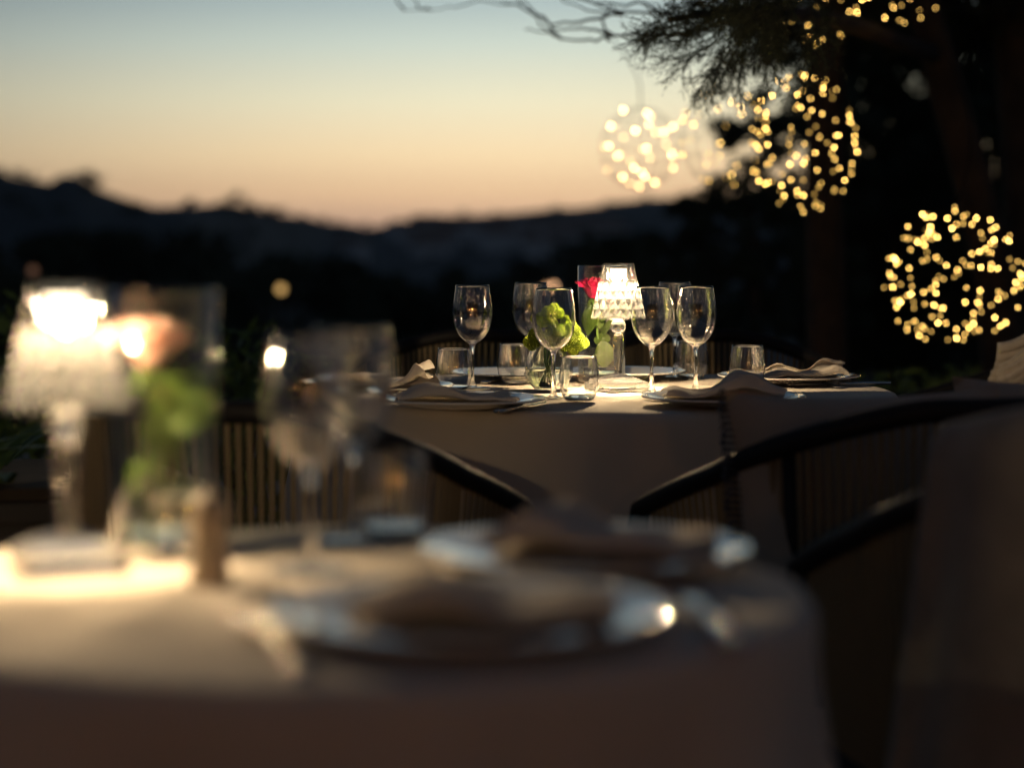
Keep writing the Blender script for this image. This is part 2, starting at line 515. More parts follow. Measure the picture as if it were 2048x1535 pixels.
# ------------------------------------------------------------------ crystal table lamp
def lamp(label, loc, rz, P):
    t = thing('table_lamp', label, 'table lamp', loc, rz, 'faceted crystal table lamps')
    b = MB(); h = .047; c = .004
    def sq(w, z): return [(-w+c,-w,z),(w-c,-w,z),(w,-w+c,z),(w,w-c,z),(w-c,w,z),(-w+c,w,z),(-w,w-c,z),(-w,-w+c,z)]
    b.add(sq(h-.002, 0) + sq(h, .003) + sq(h, .015) + sq(h-.002, .0175) + sq(.0085, .0345),
          [tuple(reversed(range(8)))] + [(8*k+j, 8*k+(j+1)%8, 8*k+8+(j+1)%8, 8*k+8+j) for k in range(4) for j in range(8)] + [tuple(range(32, 40))])
    part('base', b, M['foot'], t, False)
    part('stem', MB().lathe([(0, .0345), (.0075, .0345), (.0078, .04), (.0122, .103), (.0115, .110), (.0075, .1135), (0, .1135)], 8), M['acrylic'], t, False)
    nb = 7
    part('ball', MB().lathe([(0, .1132)] + [(.0158 * sin(pi * k / nb), .1290 - .0158 * cos(pi * k / nb)) for k in range(1, nb)] + [(0, .1448)], 14), M['acrylic'], t, False)
    # faceted shade: three tiers of diamond prisms outside, a smooth cone inside
    s = MB(); n = 14; m2 = 2 * n; zb, zt = .1435, .2555; rb, rt = .0560, .0310
    def R(z): return rb + (rt - rb) * (z - zb) / (zt - zb)
    D = .0034
    tiers = [(.1435, .1800), (.1806, .2172), (.2178, .2540)]
    rings = []
    for i, (a, c2) in enumerate(tiers):
        h2 = c2 - a
        if i < 2: rings += [(a, 0, .4), (a + .10 * h2, 0, 1), (a + .55 * h2, 1, 1), (a + .97 * h2, 0, 1), (c2, 0, .2)]
        else: rings += [(a, 0, .3), (a + .12 * h2, 0, 1), (a + .86 * h2, 0, .7), (c2, 0, .1)]
    rings.append((.2555, 0, 0))
    vs = []
    for z, sh, d in rings:
        for j in range(m2):
            ang = 2 * pi * j / m2
            q = R(z) - (D * d if (j + sh) % 2 else 0)
            vs.append((q * cos(ang), q * sin(ang), z))
    fs = []; mi = []
    for k in range(len(rings) - 1):
        s0, s1 = rings[k][1], rings[k+1][1]
        for j in range(m2):
            a, a2, b0, b1 = k*m2 + j, k*m2 + (j+1) % m2, (k+1)*m2 + j, (k+1)*m2 + (j+1) % m2
            if s0 == s1: fs.append((a, a2, b1, b0)); mi.append(2 if rings[k][0] > .217 else j % 2)
            elif (j + s0) % 2: fs += [(a, a2, b0), (a2, b1, b0)]; mi += [1, 0]
            else: fs += [(a, a2, b1), (a, b1, b0)]; mi += [1, 0]
    inner = [(R(z) - .0058, z) for z in (.2515, .217, .18, .1435)]
    base = len(vs)
    for q, z in inner:
        for j in range(m2):
            ang = 2 * pi * j / m2
            vs.append((q * cos(ang), q * sin(ang), z))
    for k in range(len(inner) - 1):
        for j in range(m2):
            a, a2 = base + k*m2 + j, base + k*m2 + (j+1) % m2
            fs.append((a, a2, a2 + m2, a + m2)); mi.append(2)
    bo = base + (len(inner) - 1) * m2
    for j in range(m2): fs.append((bo + j, bo + (j+1) % m2, (j+1) % m2, j)); mi.append(0)
    ct = len(vs); vs.append((0, 0, .2555)); vs.append((0, 0, .2515))
    kt = (len(rings) - 1) * m2
    for j in range(m2):
        fs.append((kt + j, kt + (j+1) % m2, ct)); fs.append((base + (j+1) % m2, base + j, ct + 1)); mi += [2, 2]
    s.add(vs, fs)
    me = s.mesh('lamp_shade', M['shade'], False)
    me.materials.append(M['shade_dapple']); me.materials.append(M['shade_in'])
    me.polygons.foreach_set('material_index', mi)
    fixnormals(me)
    part('lamp_shade', me, None, t)
    ledm = part('led_module', MB().lathe([(0, .249), (.017, .249), (.017, .245), (0, .245)], 20), M['black'], t)
    for j in range(5):
        a = 2 * pi * (j + .25) / 5
        part('led', MB().lathe([(0, 0), (.0036, .002), (.0040, .006), (.0040, .019), (0, .0195)], 10), M['led'], t).location = (.0125*cos(a), .0125*sin(a), .2250)
    l = bpy.data.lights.new('lamp_light', 'POINT'); l.energy = P; l.color = LAMP_COL; l.shadow_soft_size = .006
    lo = bpy.data.objects.new('lamp_light', l); col.objects.link(lo); lo.parent = t; lo.location = (0, 0, .221)
    t.scale = (.95, .95, .95)
    return t
pf = on(1236, 780, Z0); pn = on(138, 1132, Z0)
lamp('faceted crystal lamp in focus beside the red rose vase', pf, radians(28), 18)

lamp('blurred faceted crystal lamp beside the blush rose vase', pn, radians(22), 9)

# ------------------------------------------------------------------ glasses
def wine_glass_proto():
    t = thing('wine_glass', '', 'wine glass', (0, 0, 0), 0, 'stemmed wine glasses')
    outer = [(.0065, .0905), (.016, .0955), (.027, .106), (.035, .120), (.0395, .137), (.0408, .150), (.0400, .166), (.0375, .184), (.0335, .2065)]
    inner = [(r - .0012, z + (.0 if i else .0)) for i, (r, z) in enumerate(outer)]
    prof = outer + [(.0331, .2070)] + [(r, z) for r, z in reversed(inner[1:])]
    prof = smooth_prof(outer, 4) + [(.0330, .2069)] + list(reversed([(max(r - .0012, .004), z + .0006) for r, z in smooth_prof(outer, 4)]))
    part('bowl', MB().lathe(prof, 72, lambda a, z, r: .003 * sin(9 * a + 1) * sin(14 * a) * sstep(.1, .13, z), closed=True), M['bowlglass'], t)
    stem = [(0, .0035), (.010, .0035), (.0065, .0085), (.0042, .018), (.0036, .040), (.0036, .065), (.0044, .080), (.0070, .0895), (.0152, .0948), (.0158, .0966), (.008, .0958), (0, .0950)]
    part('stem', MB().lathe(stem, 24), M['solid'], t)
    part('foot', MB().lathe([(0, .0005), (.0365, .0005), (.0375, .0013), (.0365, .0022), (.02, .0028), (.0101, .0035), (0, .0035)], 56), M['bowl'], t)
    return t
def smooth_prof(p, k):
    """Catmull-Rom through profile points"""
    out = []
    for i in range(len(p) - 1):
        p0, p1, p2, p3 = p[max(i-1, 0)], p[i], p[i+1], p[min(i+2, len(p)-1)]
        for s in range(k):
            t = s / k
            out.append(tuple(.5 * ((2*p1[d]) + (-p0[d]+p2[d])*t + (2*p0[d]-5*p1[d]+4*p2[d]-p3[d])*t*t + (-p0[d]+3*p1[d]-3*p2[d]+p3[d])*t**3) for d in (0, 1)))
    out.append(p[-1])
    return out
wg = wine_glass_proto(); wg.scale = (.965, .965, .965)
wines = [(945, 776, 'wine glass standing between the water tumblers, over the cloth’s dark side'),
         (1062, 758, 'wine glass half hidden behind the one full of green flowers'),
         (1107, 797, 'wine glass with the green pompon flowers seen through its bowl'),
         (1303, 785, 'wine glass overlapping the edge of the sharp crystal lamp shade'),
         (1349, 754, 'wine glass partly hidden between two others beside the sharp lamp'),
         (1391, 783, 'wine glass farthest from the lamp, behind the upright napkin fold'),
         (622, 1142, 'large blurred wine glass with bright light discs on its rim'),
         (706, 1082, 'large blurred wine glass behind the one with bright discs')]
wines[0] = (945, 776, 'wine glass standing just behind the tumbler with its foot beside the folded napkin')
for i, (px, py, lab) in enumerate(wines):
    p = on(px, py, Z0)
    if i == 0: wg.location = p; wg['label'] = lab
    else: copy_tree(wg, p, i * .7, lab)
def tumbler_proto():
    t = thing('tumbler', '', 'tumbler', (0, 0, 0), 0, 'ribbed water tumblers')
    outer = smooth_prof([(.0265, .003), (.0325, .014), (.0362, .028), (.0370, .038), (.0358, .055), (.0335, .072), (.0318, .083)], 4)
    rip = lambda a, z, r: (.0045 if z > .0096 else .0) * cos(20 * a) * sstep(.005, .03, z) * (1 - .6 * sstep(.05, .083, z))
    rip2 = lambda a, z, r: .020 * cos(18 * a) * sstep(.005, .03, z) * (1 - .6 * sstep(.05, .083, z)) if r < .1 else 0
    prof = outer + [(.0312, .0836)] + list(reversed([(r - .0016, max(z, .0095)) for r, z in outer if z > .008]))
    part('wall', MB().lathe(prof, 144, rip, closed=True), M['bowlglass'], t)
    part('base', MB().lathe([(0, .0004), (.024, .0004), (.0264, .003), (.0285, .0078), (.0260, .0090), (0, .0076)], 48), M['bowl'], t)
    return t
tb = tumbler_proto(); tb.scale = (.96, .96, .96)
tumblers = [(908, 780, 'tumbler in front of the wine glass with bright light specks'),
            (1030, 768, 'dim tumbler behind the round bowl of green flowers'),
            (1158, 802, 'tumbler standing right in front of the crystal lamp and rose vase'),
            (1382, 757, 'tumbler seen through the stems of the wine glasses beside the lamp'),
            (1494, 772, 'lone tumbler with nothing behind it, beside the rolled napkin'),
            (788, 1066, 'large blurred tumbler behind the plates of the nearest table')]
for i, (px, py, lab) in enumerate(tumblers):
    p = on(px, py, Z0)
    if i == 0: tb.location = p; tb['label'] = lab
    else: copy_tree(tb, p, i * .9, lab)

# ------------------------------------------------------------------ vases and flowers
def cyl_vase(label, p, rz, level):
    t = thing('cylinder_vase', label, 'vase', p, rz, 'tall cylinder vases')
    prof = [(.046, .0010), (.0485, .004), (.0485, .234), (.0475, .2352), (.0462, .234), (.0462, .012)]
    part('wall', MB().lathe(prof, 72), M['vase'], t)
    part('base', MB().lathe([(0, .0004), (.0460, .0004), (.0460, .0100), (0, .0115)], 48), M['solid'], t)
    part('water', MB().lathe([(0, .0120), (.0458, .0120), (.0458, level), (0, level)], 48), M['water'], t)
    return t
def leaf_mesh(name, L, W, curl, fold=.25, m='leaf'):
    mb = MB()
    def fn(u, v):
        w = W * (sin(pi * min(1, v * 1.02) ** .85)) ** .8 * (u - .5)
        return (w, L * v, -curl * L * v * v + abs(u - .5) * fold * W * (1 - v) + .02 * L * sin(9 * v + u * 5) * abs(u - .5))
    mb.grid(fn, 6, 10)
    mb.tube([fn(.5, k / 8) for k in range(9)], [.0009 * (1.2 - k / 8) for k in range(9)], 5)
    return mb.mesh(name, M[m], True)
def rose(name, label, p, rz, mat, head_z, hx, hy, scale, leaves):
    t = thing(name, label, 'rose', p, rz)
    rd = random.Random(hash(name) % 7 + 3)
    part('stem', MB().tube([(hx*.1 - .01, -.004, .014), (-.004, .002, .06), (hx * .6, hy * .6, head_z * .6), (hx, hy, head_z - .02 * scale)], .0026, 8), M['stem'], t)
    head = []
    N = 26
    for i in range(N):
        q = (i / N)
        R = (.005 + .019 * q ** .8) * scale; H = (.036 - .006 * q) * scale
        opening = .1 + .7 * q; th = i * 2.399; wid = 1.5 - .45 * q
        mb = MB()
        def fn(u, v, R=R, H=H, th=th, wid=wid, q=q):
            sv = sin(v * pi / 2)
            r = R * (.30 + .70 * sv) + (.011 * q * scale) * max(0, (v - .65) / .35) ** 2
            ww = wid * (.35 + .65 * sin(pi * (.12 + .68 * v)))
            a = th + (u - .5) * ww
            edge = 1 - .20 * (2 * u - 1) ** 2 - .05 * sin(u * 11 + th)
            return (r * cos(a), r * sin(a), H * v * edge - .004 * scale * q * max(0, v - .8) * 5)
        mb.grid(fn, 6, 7)
        o = part('petal', mb, mat, t, recalc=False)
        o.location = (hx, hy, head_z - .018 * scale); o.rotation_euler = (.10, .12 if hx < 0 else -.05, 0)
    for i in range(5):
        o = part('sepal', leaf_mesh('sepal', .022 * scale, .008, .5), None, t); o.location = (hx, hy, head_z - .019 * scale); o.rotation_euler = (-.4, 0, i * 1.256)
    for (x, y, z, L, W, rx, rzz, curl, *ry) in leaves:
        o = part('leaf', leaf_mesh('leaf', L, W, curl), None, t)
        o.location = (x, y, z); o.rotation_euler = (rx, ry[0] if ry else 0, rzz)
    return t
pv = on(1203, 763, Z0)
cyl_vase('clear cylinder vase around the red rose behind the sharp lamp', pv, .3, .030)
rose('red_rose', 'deep red rose standing inside the clear vase behind the sharp lamp', pv, 0, M['rose_red'], .192, -.018, -.006, 1.2,
     [(-.018, -.030, .056, .050, .054, 1.35, 0, .2, 1.5), (-.018, -.006, .155, .065, .036, -1.0, 2.7, .2), (.0, -.01, .12, .055, .030, 1.0, -.6, .4),
      (-.005, -.008, .105, .06, .032, 1.15, .5, .3), (-.01, .0, .14, .05, .028, .9, 1.4, .5), (-.002, -.02, .07, .05, .034, .9, -.2, .3), (.0, .01, .085, .06, .032, 1.2, -1.0, .3)])
pv2 = on(330, 1106, Z0)
cyl_vase('blurred clear cylinder vase around the blush rose', pv2, .9, .056)
rose('blush_rose', 'blurred blush pink rose in the vase beside the nearest lamp', pv2, 0, M['rose_pink'], .190, -.012, -.010, 1.25,
     [(.004, -.020, .112, .068, .062, 1.4, 0, .2, .5), (-.010, -.016, .132, .062, .034, 1.5, 0, .3, 2.75), (.0, -.012, .095, .07, .046, .5, -.7, .5), (-.01, -.01, .085, .06, .022, -1.15, 3.0, .1),
      (.006, -.004, .15, .05, .036, .6, -1.5, .5), (.0, -.015, .06, .05, .03, .3, -1.2, .5), (-.012, -.012, .09, .05, .028, -.9, 2.3, .3)])
# round bowl vase
pb = on(1096, 781, Z0)
t = thing('bowl_vase', 'round glass bowl of water holding the green pompon flowers', 'vase', pb)
bw = [(.018, .0010), (.027, .004), (.0365, .016), (.0425, .034), (.0432, .046), (.040, .062), (.034, .076), (.0305, .084)]
o1 = smooth_prof(bw, 4)
part('wall', MB().lathe([(0, .0008)] + o1 + [(.0298, .0845)] + list(reversed([(r - .0016, z) for r, z in o1 if z > .006])) + [(0, .006)], 64), M['vase'], t)
part('water', MB().lathe([(0, .0065)] + [(r - .0019, z) for r, z in o1 if .0065 < z < .0405] + [(.0409, .0405), (0, .0405)], 48), M['water'], t)
# green pompons
t = thing('green_flowers', 'bunch of lime green pompon flowers in the round glass bowl', 'flowers', pb)
def pompon_mesh(R, n, seed):
    mb = MB(); rd = random.Random(seed)
    mb.lathe([(0, -R*.55)] + [(R*.68*sin(k*pi/7), -R*.55*cos(k*pi/7)) for k in range(1, 7)] + [(0, R*.55)], 12)
    for i in range(n):
        u = 1 - 2 * (i + .5) / n; a = i * 2.39996; s = sqrt(1 - u*u)
        d = Vector((s*cos(a), s*sin(a), u*.82)); c = d * R * .62
        dn = d.normalized(); e1 = dn.orthogonal().normalized(); e2 = dn.cross(e1)
        w = R * .10; tip = c + dn * R * rd.uniform(.34, .46) + e1 * R * rd.uniform(-.05, .05); ap = tip + dn * R * .05
        mb.add([c + e1*w*.6, c + e2*w*.6, c - e1*w*.6, c - e2*w*.6, tip + e1*w, tip + e2*w, tip - e1*w, tip - e2*w, ap],
               [(0,1,5,4),(1,2,6,5),(2,3,7,6),(3,0,4,7),(4,5,8),(5,6,8),(6,7,8),(7,4,8)])
    return mb.mesh('pompon', M['lime'], False)
_m = M['lime'].node_tree; _p = [q for q in _m.nodes if q.type == 'BSDF_PRINCIPLED'][0]
_src = _p.inputs['Base Color'].links[0].from_socket
_oi = _m.nodes.new('ShaderNodeObjectInfo'); _hs = _m.nodes.new('ShaderNodeHueSaturation'); _mr = _m.nodes.new('ShaderNodeMapRange')
_mr.inputs[3].default_value = .62; _mr.inputs[4].default_value = 1.1
_m.links.new(_oi.outputs['Random'], _mr.inputs[0]); _m.links.new(_mr.outputs[0], _hs.inputs['Value'])
_m.links.new(_src, _hs.inputs['Color']); _m.links.new(_hs.outputs[0], _p.inputs['Base Color'])
pm = [pompon_mesh(.0140, 120, k) for k in range(3)]
rd = random.Random(4)
blooms = [(-.004, -.018, .150), (.022, -.018, .146), (.006, -.034, .128), (.036, -.026, .133), (-.018, -.026, .130), (.022, -.040, .112), (-.002, -.038, .106),
          (.050, -.020, .116), (.040, -.034, .100), (-.026, -.022, .108), (.060, -.010, .100), (.058, -.022, .086), (.030, -.036, .088), (-.034, -.008, .092),
          (.010, -.004, .155), (-.022, .004, .138), (.044, .004, .126), (.02, .02, .145), (-.01, .024, .13), (.03, .03, .115), (.068, .002, .088), (-.028, -.026, .088),
          (.047, -.028, .078), (.012, -.030, .094)]
for i, (x, y, z) in enumerate(blooms):
    o = part('pompon', pm[i % 3], None, t); o.location = (x, y + .024, z)
    k = rd.uniform(.80, 1.02); o.scale = (k, k, k * .9)
    o.rotation_euler = (-.5 + rd.uniform(-.3, .3), (x - .012) * 14, rd.uniform(0, 6))
for i in range(7):
    a = i * .9
    part('stem', MB().tube([(.014*cos(a+2.5), .014*sin(a+2.5), .010), (.006*cos(a), .006*sin(a), .055), (.012 + .018*cos(a), .016*sin(a) + .014, .112)], .0023, 6), M['stem'], t)

# ------------------------------------------------------------------ plates, napkins, cutlery
def plate_proto():
    pr = smooth_prof([(.070, .0008), (.088, .0035), (.110, .0085), (.130, .0128), (.1425, .0150)], 4)
    prof = [(0, .0030), (.066, .0030), (.067, .0006)] + pr + [(.1432, .0162), (.1424, .0172)] + list(reversed([(r, z + .0032) for r, z in pr])) + [(0, .0042)]
    me = MB().lathe(prof, 96).mesh('plate', M['plate'], True); fixnormals(me)
    return me
pme = plate_proto()
plates = [(925, 804, 'white plate under the flat pale napkin, before the tumbler and wine glass'),
          (1447, 800, 'white plate under the upright-edged napkin beside the fork in the lamplight'),
          (1577, 757, 'white plate with the rolled napkin at the table’s far side edge'),
          (755, 777, 'white plate with the two-lobed napkin behind the blurred glasses'),
          (1040, 750, 'white plate showing as a bright sliver behind the bowl of flowers'),
          (1235, 748, 'white plate showing as a bright sliver behind the sharp lamp stem'),
          (1172, 1108, 'blurred white plate with sky sheen on its rim and a golden napkin'),
          (940, 1236, 'blurred white plate closest of all, under a shadowed napkin')]
PP = []
for px, py, lab in plates:
    o = part('plate', pme, None); o.location = on(px, py, Z0 + .009); o.location.z = Z0
    tag(o, lab, 'plate', 'white dinner plates'); PP.append(o.location.copy())

def napkin(label, loc, rz, L, W, seed, lift=.03, style=0):
    """a linen napkin folded in three and laid loosely, so that its layers buckle"""
    rd = random.Random(seed)
    path = []
    def arc(cy_, cz, r, a0, a1, n=5):
        for k in range(n + 1):
            a = a0 + (a1 - a0) * k / n; path.append((cy_ + r * cos(a), cz + r * sin(a)))
    h = .0042
    path.append((-W*.5, .0)); path.append((-W*.2, .0)); path.append((W*.2, 0))
    arc(W*.48, h, h, -pi/2, pi/2)
    path.append((W*.15, 2*h)); path.append((-W*.2, 2*h))
    arc(-W*.45, 3*h, h, -pi/2, -3*pi/2)
    path.append((-W*.15, 4*h)); path.append((W*.1, 4*h)); path.append((W*.40, 4*h))
    if style == 1: arc(W*.36, 5.4*h, 1.4*h, -pi/2, pi*.9)
    # total length parameter
    nv = len(path) - 1; nu = 34
    ph = [rd.uniform(0, 6.28) for _ in range(6)]
    mb = MB()
    def fn(u, v):
        k = v * nv; i = min(int(k), nv - 1); f = k - i
        y = path[i][0] * (1 - f) + path[i+1][0] * f; z = path[i][1] * (1 - f) + path[i+1][1] * f
        x = (u - .5) * L
        lay = z / (4 * h)
        e = (2 * u - 1)
        wave = (.5 + .5 * sin(u * 5.2 + ph[0] + .9 * sin(3 * u + ph[1]))) * (1 - .75 * abs(e) ** 4)
        z2 = z * (.5 + 1.5 * lift / .03 * (.25 + wave)) + lift * .55 * lay * wave ** 2
        z2 += .0016 * noise.noise(Vector((u * 17 + y * 40, y * 60, seed + 9))) + lay * .010 * noise.noise(Vector((u * 5, y * 30, seed)))
        y2 = y * (1 - .22 * wave * lay) + .010 * sin(u * 4 + ph[2]) + .006 * lay * sin(u * 9 + ph[3])
        x2 = x + .010 * lay * sin(ph[4] + y * 40) + .004 * sin(v * 9 + seed)
        if style == 2 and u > .72:
            q = (u - .72) / .28; z2 += .034 * q * (.3 + lay) * (1 - .55 * q); x2 -= .02 * q * lay
        return (x2, y2, z2)
    mb.grid(fn, nu, nv * 2)
    o = part('napkin', mb, M['napkin'], None, True, False)
    o.location = loc; o.rotation_euler = (0, 0, rz)
    s = o.modifiers.new('thickness', 'SOLIDIFY'); s.thickness = .0010; s.offset = 1
    b = o.modifiers.new('smooth', 'SUBSURF'); b.levels = 1; b.render_levels = 1
    return tag(o, label, 'napkin', 'folded linen napkins')
up = Vector((0, 0, .0098))
napkin('flat folded napkin on the plate before the bowl of flowers', PP[0] + up + Vector((-.01, .0, 0)), .05, .205, .105, 2, .012)
napkin('napkin with a raised wavy edge on the plate beside the lit fork', PP[1] + up + Vector((0, .0, 0)), -.04, .205, .11, 5, .026)
napkin('loosely rolled napkin on the plate behind the lone tumbler', PP[2] + up + Vector((.02, 0, 0)), .10, .185, .11, 9, .022, 1)
napkin('napkin with two raised lobes on the plate behind the blurred glasses', PP[3] + up + Vector((.03, 0, 0)), .06, .17, .10, 12, .018, 2)
napkin('blurred golden-lit napkin on the plate with the sky sheen', PP[6] + up + Vector((.015, 0, 0)), -.12, .185, .11, 15, .021)
napkin('blurred shadowed napkin on the closest plate', PP[7] + up + Vector((.01, 0, 0)), .06, .185, .11, 21, .014)

def ribbon(stations, thick):
    """closed solid from stations (y, half width, z centre)"""
    mb = MB(); vs = []; fs = []
    for y, w, z in stations:
        vs += [(-w, y, z - thick*.3), (-w*.6, y, z - thick/2), (w*.6, y, z - thick/2), (w, y, z - thick*.3), (w, y, z + thick*.3), (w*.6, y, z + thick/2), (-w*.6, y, z + thick/2), (-w, y, z + thick*.3)]
    n = len(stations)
    for k in range(n - 1):
        for j in range(8): fs.append((8*k + j, 8*k + (j+1) % 8, 8*k + 8 + (j+1) % 8, 8*k + 8 + j))
    fs.append(tuple(reversed(range(8)))); fs.append(tuple(range(8*(n-1), 8*n)))
    return mb.add(vs, fs)
def fork(label, loc, rz, L=.195):
    t = thing('fork', label, 'fork', loc, rz, 'polished dinner forks')
    part('handle', ribbon([(-L*.55, .0052, .0025), (-L*.53, .0082, .0025), (-L*.40, .0075, .003), (-L*.15, .0042, .006), (L*.02, .0034, .010), (L*.10, .005, .010), (L*.15, .0105, .008), (L*.20, .0125, .006), (L*.225, .0125, .0055)], .0026), M['steel'], t)
    for k in range(4):
        x = (k - 1.5) * .0066
        part('tine', ribbon([(L*.222, .0024, .0055), (L*.30, .0019, .0045), (L*.40, .0017, .007), (L*.45, .0007, .010)], .0019), M['steel'], t).location = (x, 0, 0)
    return t
def knife(label, loc, rz, L=.22):
    t = thing('knife', label, 'knife', loc, rz, 'polished dinner knives')
    part('handle', ribbon([(-L*.5, .0045, .004), (-L*.49, .008, .004), (-L*.3, .0078, .0045), (-L*.02, .0060, .0045), (0, .005, .0045)], .0065), M['steel'], t)
    part('blade', ribbon([(0, .0048, .0045), (.02, .0085, .0045), (L*.35, .0095, .0045), (L*.46, .006, .0045), (L*.5, .001, .0045)], .0016), M['steel'], t)
    return t
def laid(fn, label, a, b):
    """cutlery from handle end a to tip b (photo positions on the cloth)"""
    A, B = on(*a, Z0 + .003), on(*b, Z0 + .003); d = B - A; c = (A + B) / 2
    return fn(label, (c.x, c.y, Z0), atan2(-d.x, d.y))
laid(fork, 'fork with its tines in the lamplight beside the wavy napkin', (1405, 816), (1256, 784))
laid(knife, 'knife whose handle sticks out past the flat napkin’s plate', (1000, 822), (1085, 806))
laid(fork, 'fork beyond the lone tumbler, half hidden by the chair cushion', (1700, 776), (1572, 757))
laid(knife, 'knife at the table’s rim beyond the rolled napkin', (1755, 767), (1600, 770))
laid(knife, 'knife between the plate sliver and the small dark tumbler', (985, 763), (1060, 755))
laid(fork, 'blurred fork beside the closest plate, toward the nearest lamp', (645, 1362), (452, 1215))
laid(knife, 'blurred knife with a bright glint on the bare side of the closest plate', (1452, 1262), (1392, 1208))

# pepper mill on the near table
p = on(421, 1168, Z0)
t = thing('pepper_mill', 'small blurred wooden pepper mill beside the blush rose vase', 'pepper mill', p)
part('body', MB().lathe([(0, 0), (.0165, 0), (.0172, .004), (.0150, .02), (.0145, .034), (.0165, .048), (.0165, .051), (0, .051)], 32), M['wood'], t)
part('head', MB().lathe([(0, .0515), (.015, .0515), (.0165, .056), (.0155, .066), (.010, .073), (0, .0745)], 32), M['wood'], t)
part('knob', MB().lathe([(0, .0745), (.004, .0748), (.0055, .079), (.004, .083), (0, .084)], 20), M['steel'], t)

# ------------------------------------------------------------------ woven tub chairs
def plan(phi):
    a = radians(abs(phi)); s = 1 if phi >= 0 else -1
    if a <= pi / 2: x, y = .305 * sin(a) ** .9, -.29 * cos(a)
    else: x, y = .305 - .04 * (a - pi/2) ** 2, .41 * (a - pi/2)
    return s * x, y
def rail_h(phi):
    t = max(0, (abs(phi) - 22) / 96); return .805 - .165 * t ** 1.35
def chair_proto():
    t = thing('woven_armchair', '', 'armchair', (0, 0, 0), 0, 'dark rope tub armchairs')
    pts = []
    phis = [-122 + 244 * k / 60 for k in range(61)]
    for f in phis: x, y = plan(f); pts.append((x, y, rail_h(f)))
    a, b = pts[0], pts[-1]
    def drop(p, s): return [(p[0]*1.0, p[1] + .022, p[2] - .010), (p[0], p[1] + .032, p[2] - .035), (p[0], p[1] + .030, p[2] - .12), (p[0]*.99, p[1] + .02, .41)]
    full = list(reversed(drop(a, -1))) + pts + drop(b, 1)
    part('top_rail', MB().tube(full, .0165, 12), M['rail'], t)
    low = []
    for f in phis: x, y = plan(f); low.append((x * .90, y * .90, .40))
    part('seat_ring', MB().tube(low, .013, 10), M['rail'], t)
    ss = MB(); top = []
    nseg = 40
    loop = [plan(-122 + 244 * k / nseg) for k in range(nseg + 1)]
    vs = [(x*.88, y*.88, .385) for x, y in loop] + [(x*.88, y*.88, .455) for x, y in loop] + [(x*.82, y*.82, .475) for x, y in loop]
    m = nseg + 1
    fs = [(k, (k+1) % m, m + (k+1) % m, m + k) for k in range(m)] + [(m+k, m+(k+1) % m, 2*m+(k+1) % m, 2*m+k) for k in range(m)] + [tuple(range(2*m, 3*m)), tuple(reversed(range(m)))]
    part('seat', ss.add(vs, fs), M['seat'], t)
    unit = MB().tube([(0, 0, 0), (0, 0, .5), (0, 0, 1)], 1, 8, cap=False).mesh('rope_strand', M['rope'], True)
    for k in range(84):
        f = -119 + 238 * k / 83
        x, y = plan(f); A = Vector((x * .905, y * .905, .405)); B = Vector((x, y, rail_h(f) - .012)); d = B - A
        o = part('rope_strand', unit, None, t)
        o.location = A; o.scale = (.0041, .0041, d.length); o.rotation_euler = d.to_track_quat('Z', 'Y').to_euler()
    for f in (-62, 62):
        x, y = plan(f)
        part('frame_post', MB().tube([(x * .885, y * .885, .40), (x * .985, y * .985, rail_h(f) - .005)], .012, 10), M['rail'], t)
    for sx, sy in ((-1, -1), (1, -1), (-1, 1), (1, 1)):
        part('leg', MB().tube([(sx * .21, -.19 if sy < 0 else .19, .395), (sx * .25, -.24 if sy < 0 else .24, 0)], [.014, .010], 10), M['rail'], t)
    return t
ch = chair_proto()
chairs = [((-.35, 3.10, 0), -25, 'dark rope armchair behind the blurred glasses, its arm sloping to the draped cloth'),
          ((.57, 3.12, 0), 25, 'dark rope armchair with the beige cushion and tasselled trim'),
          ((.70, 2.44, 0), 12, 'dark rope armchair under the plain grey throw'),
          ((1.15, 4.95, 0), 80, 'dark rope armchair under the ribbed knitted blanket'),
          ((.02, 4.93, 0), 172, 'dim rope armchair across the table behind the bowl of flowers'),
          ((.36, 4.95, 0), 189, 'dim rope armchair across the table behind the wine glasses')]
chairs[4] = ((-.12, 4.92, 0), 160, chairs[4][2]); chairs[5] = ((.52, 4.92, 0), 200, chairs[5][2])
CH = []
for i, (loc, rz, lab) in enumerate(chairs):
    if i == 0: ch.location = loc; ch.rotation_euler = (0, 0, radians(rz)); ch['label'] = lab; CH.append(ch)
    else: CH.append(copy_tree(ch, loc, radians(rz), lab))

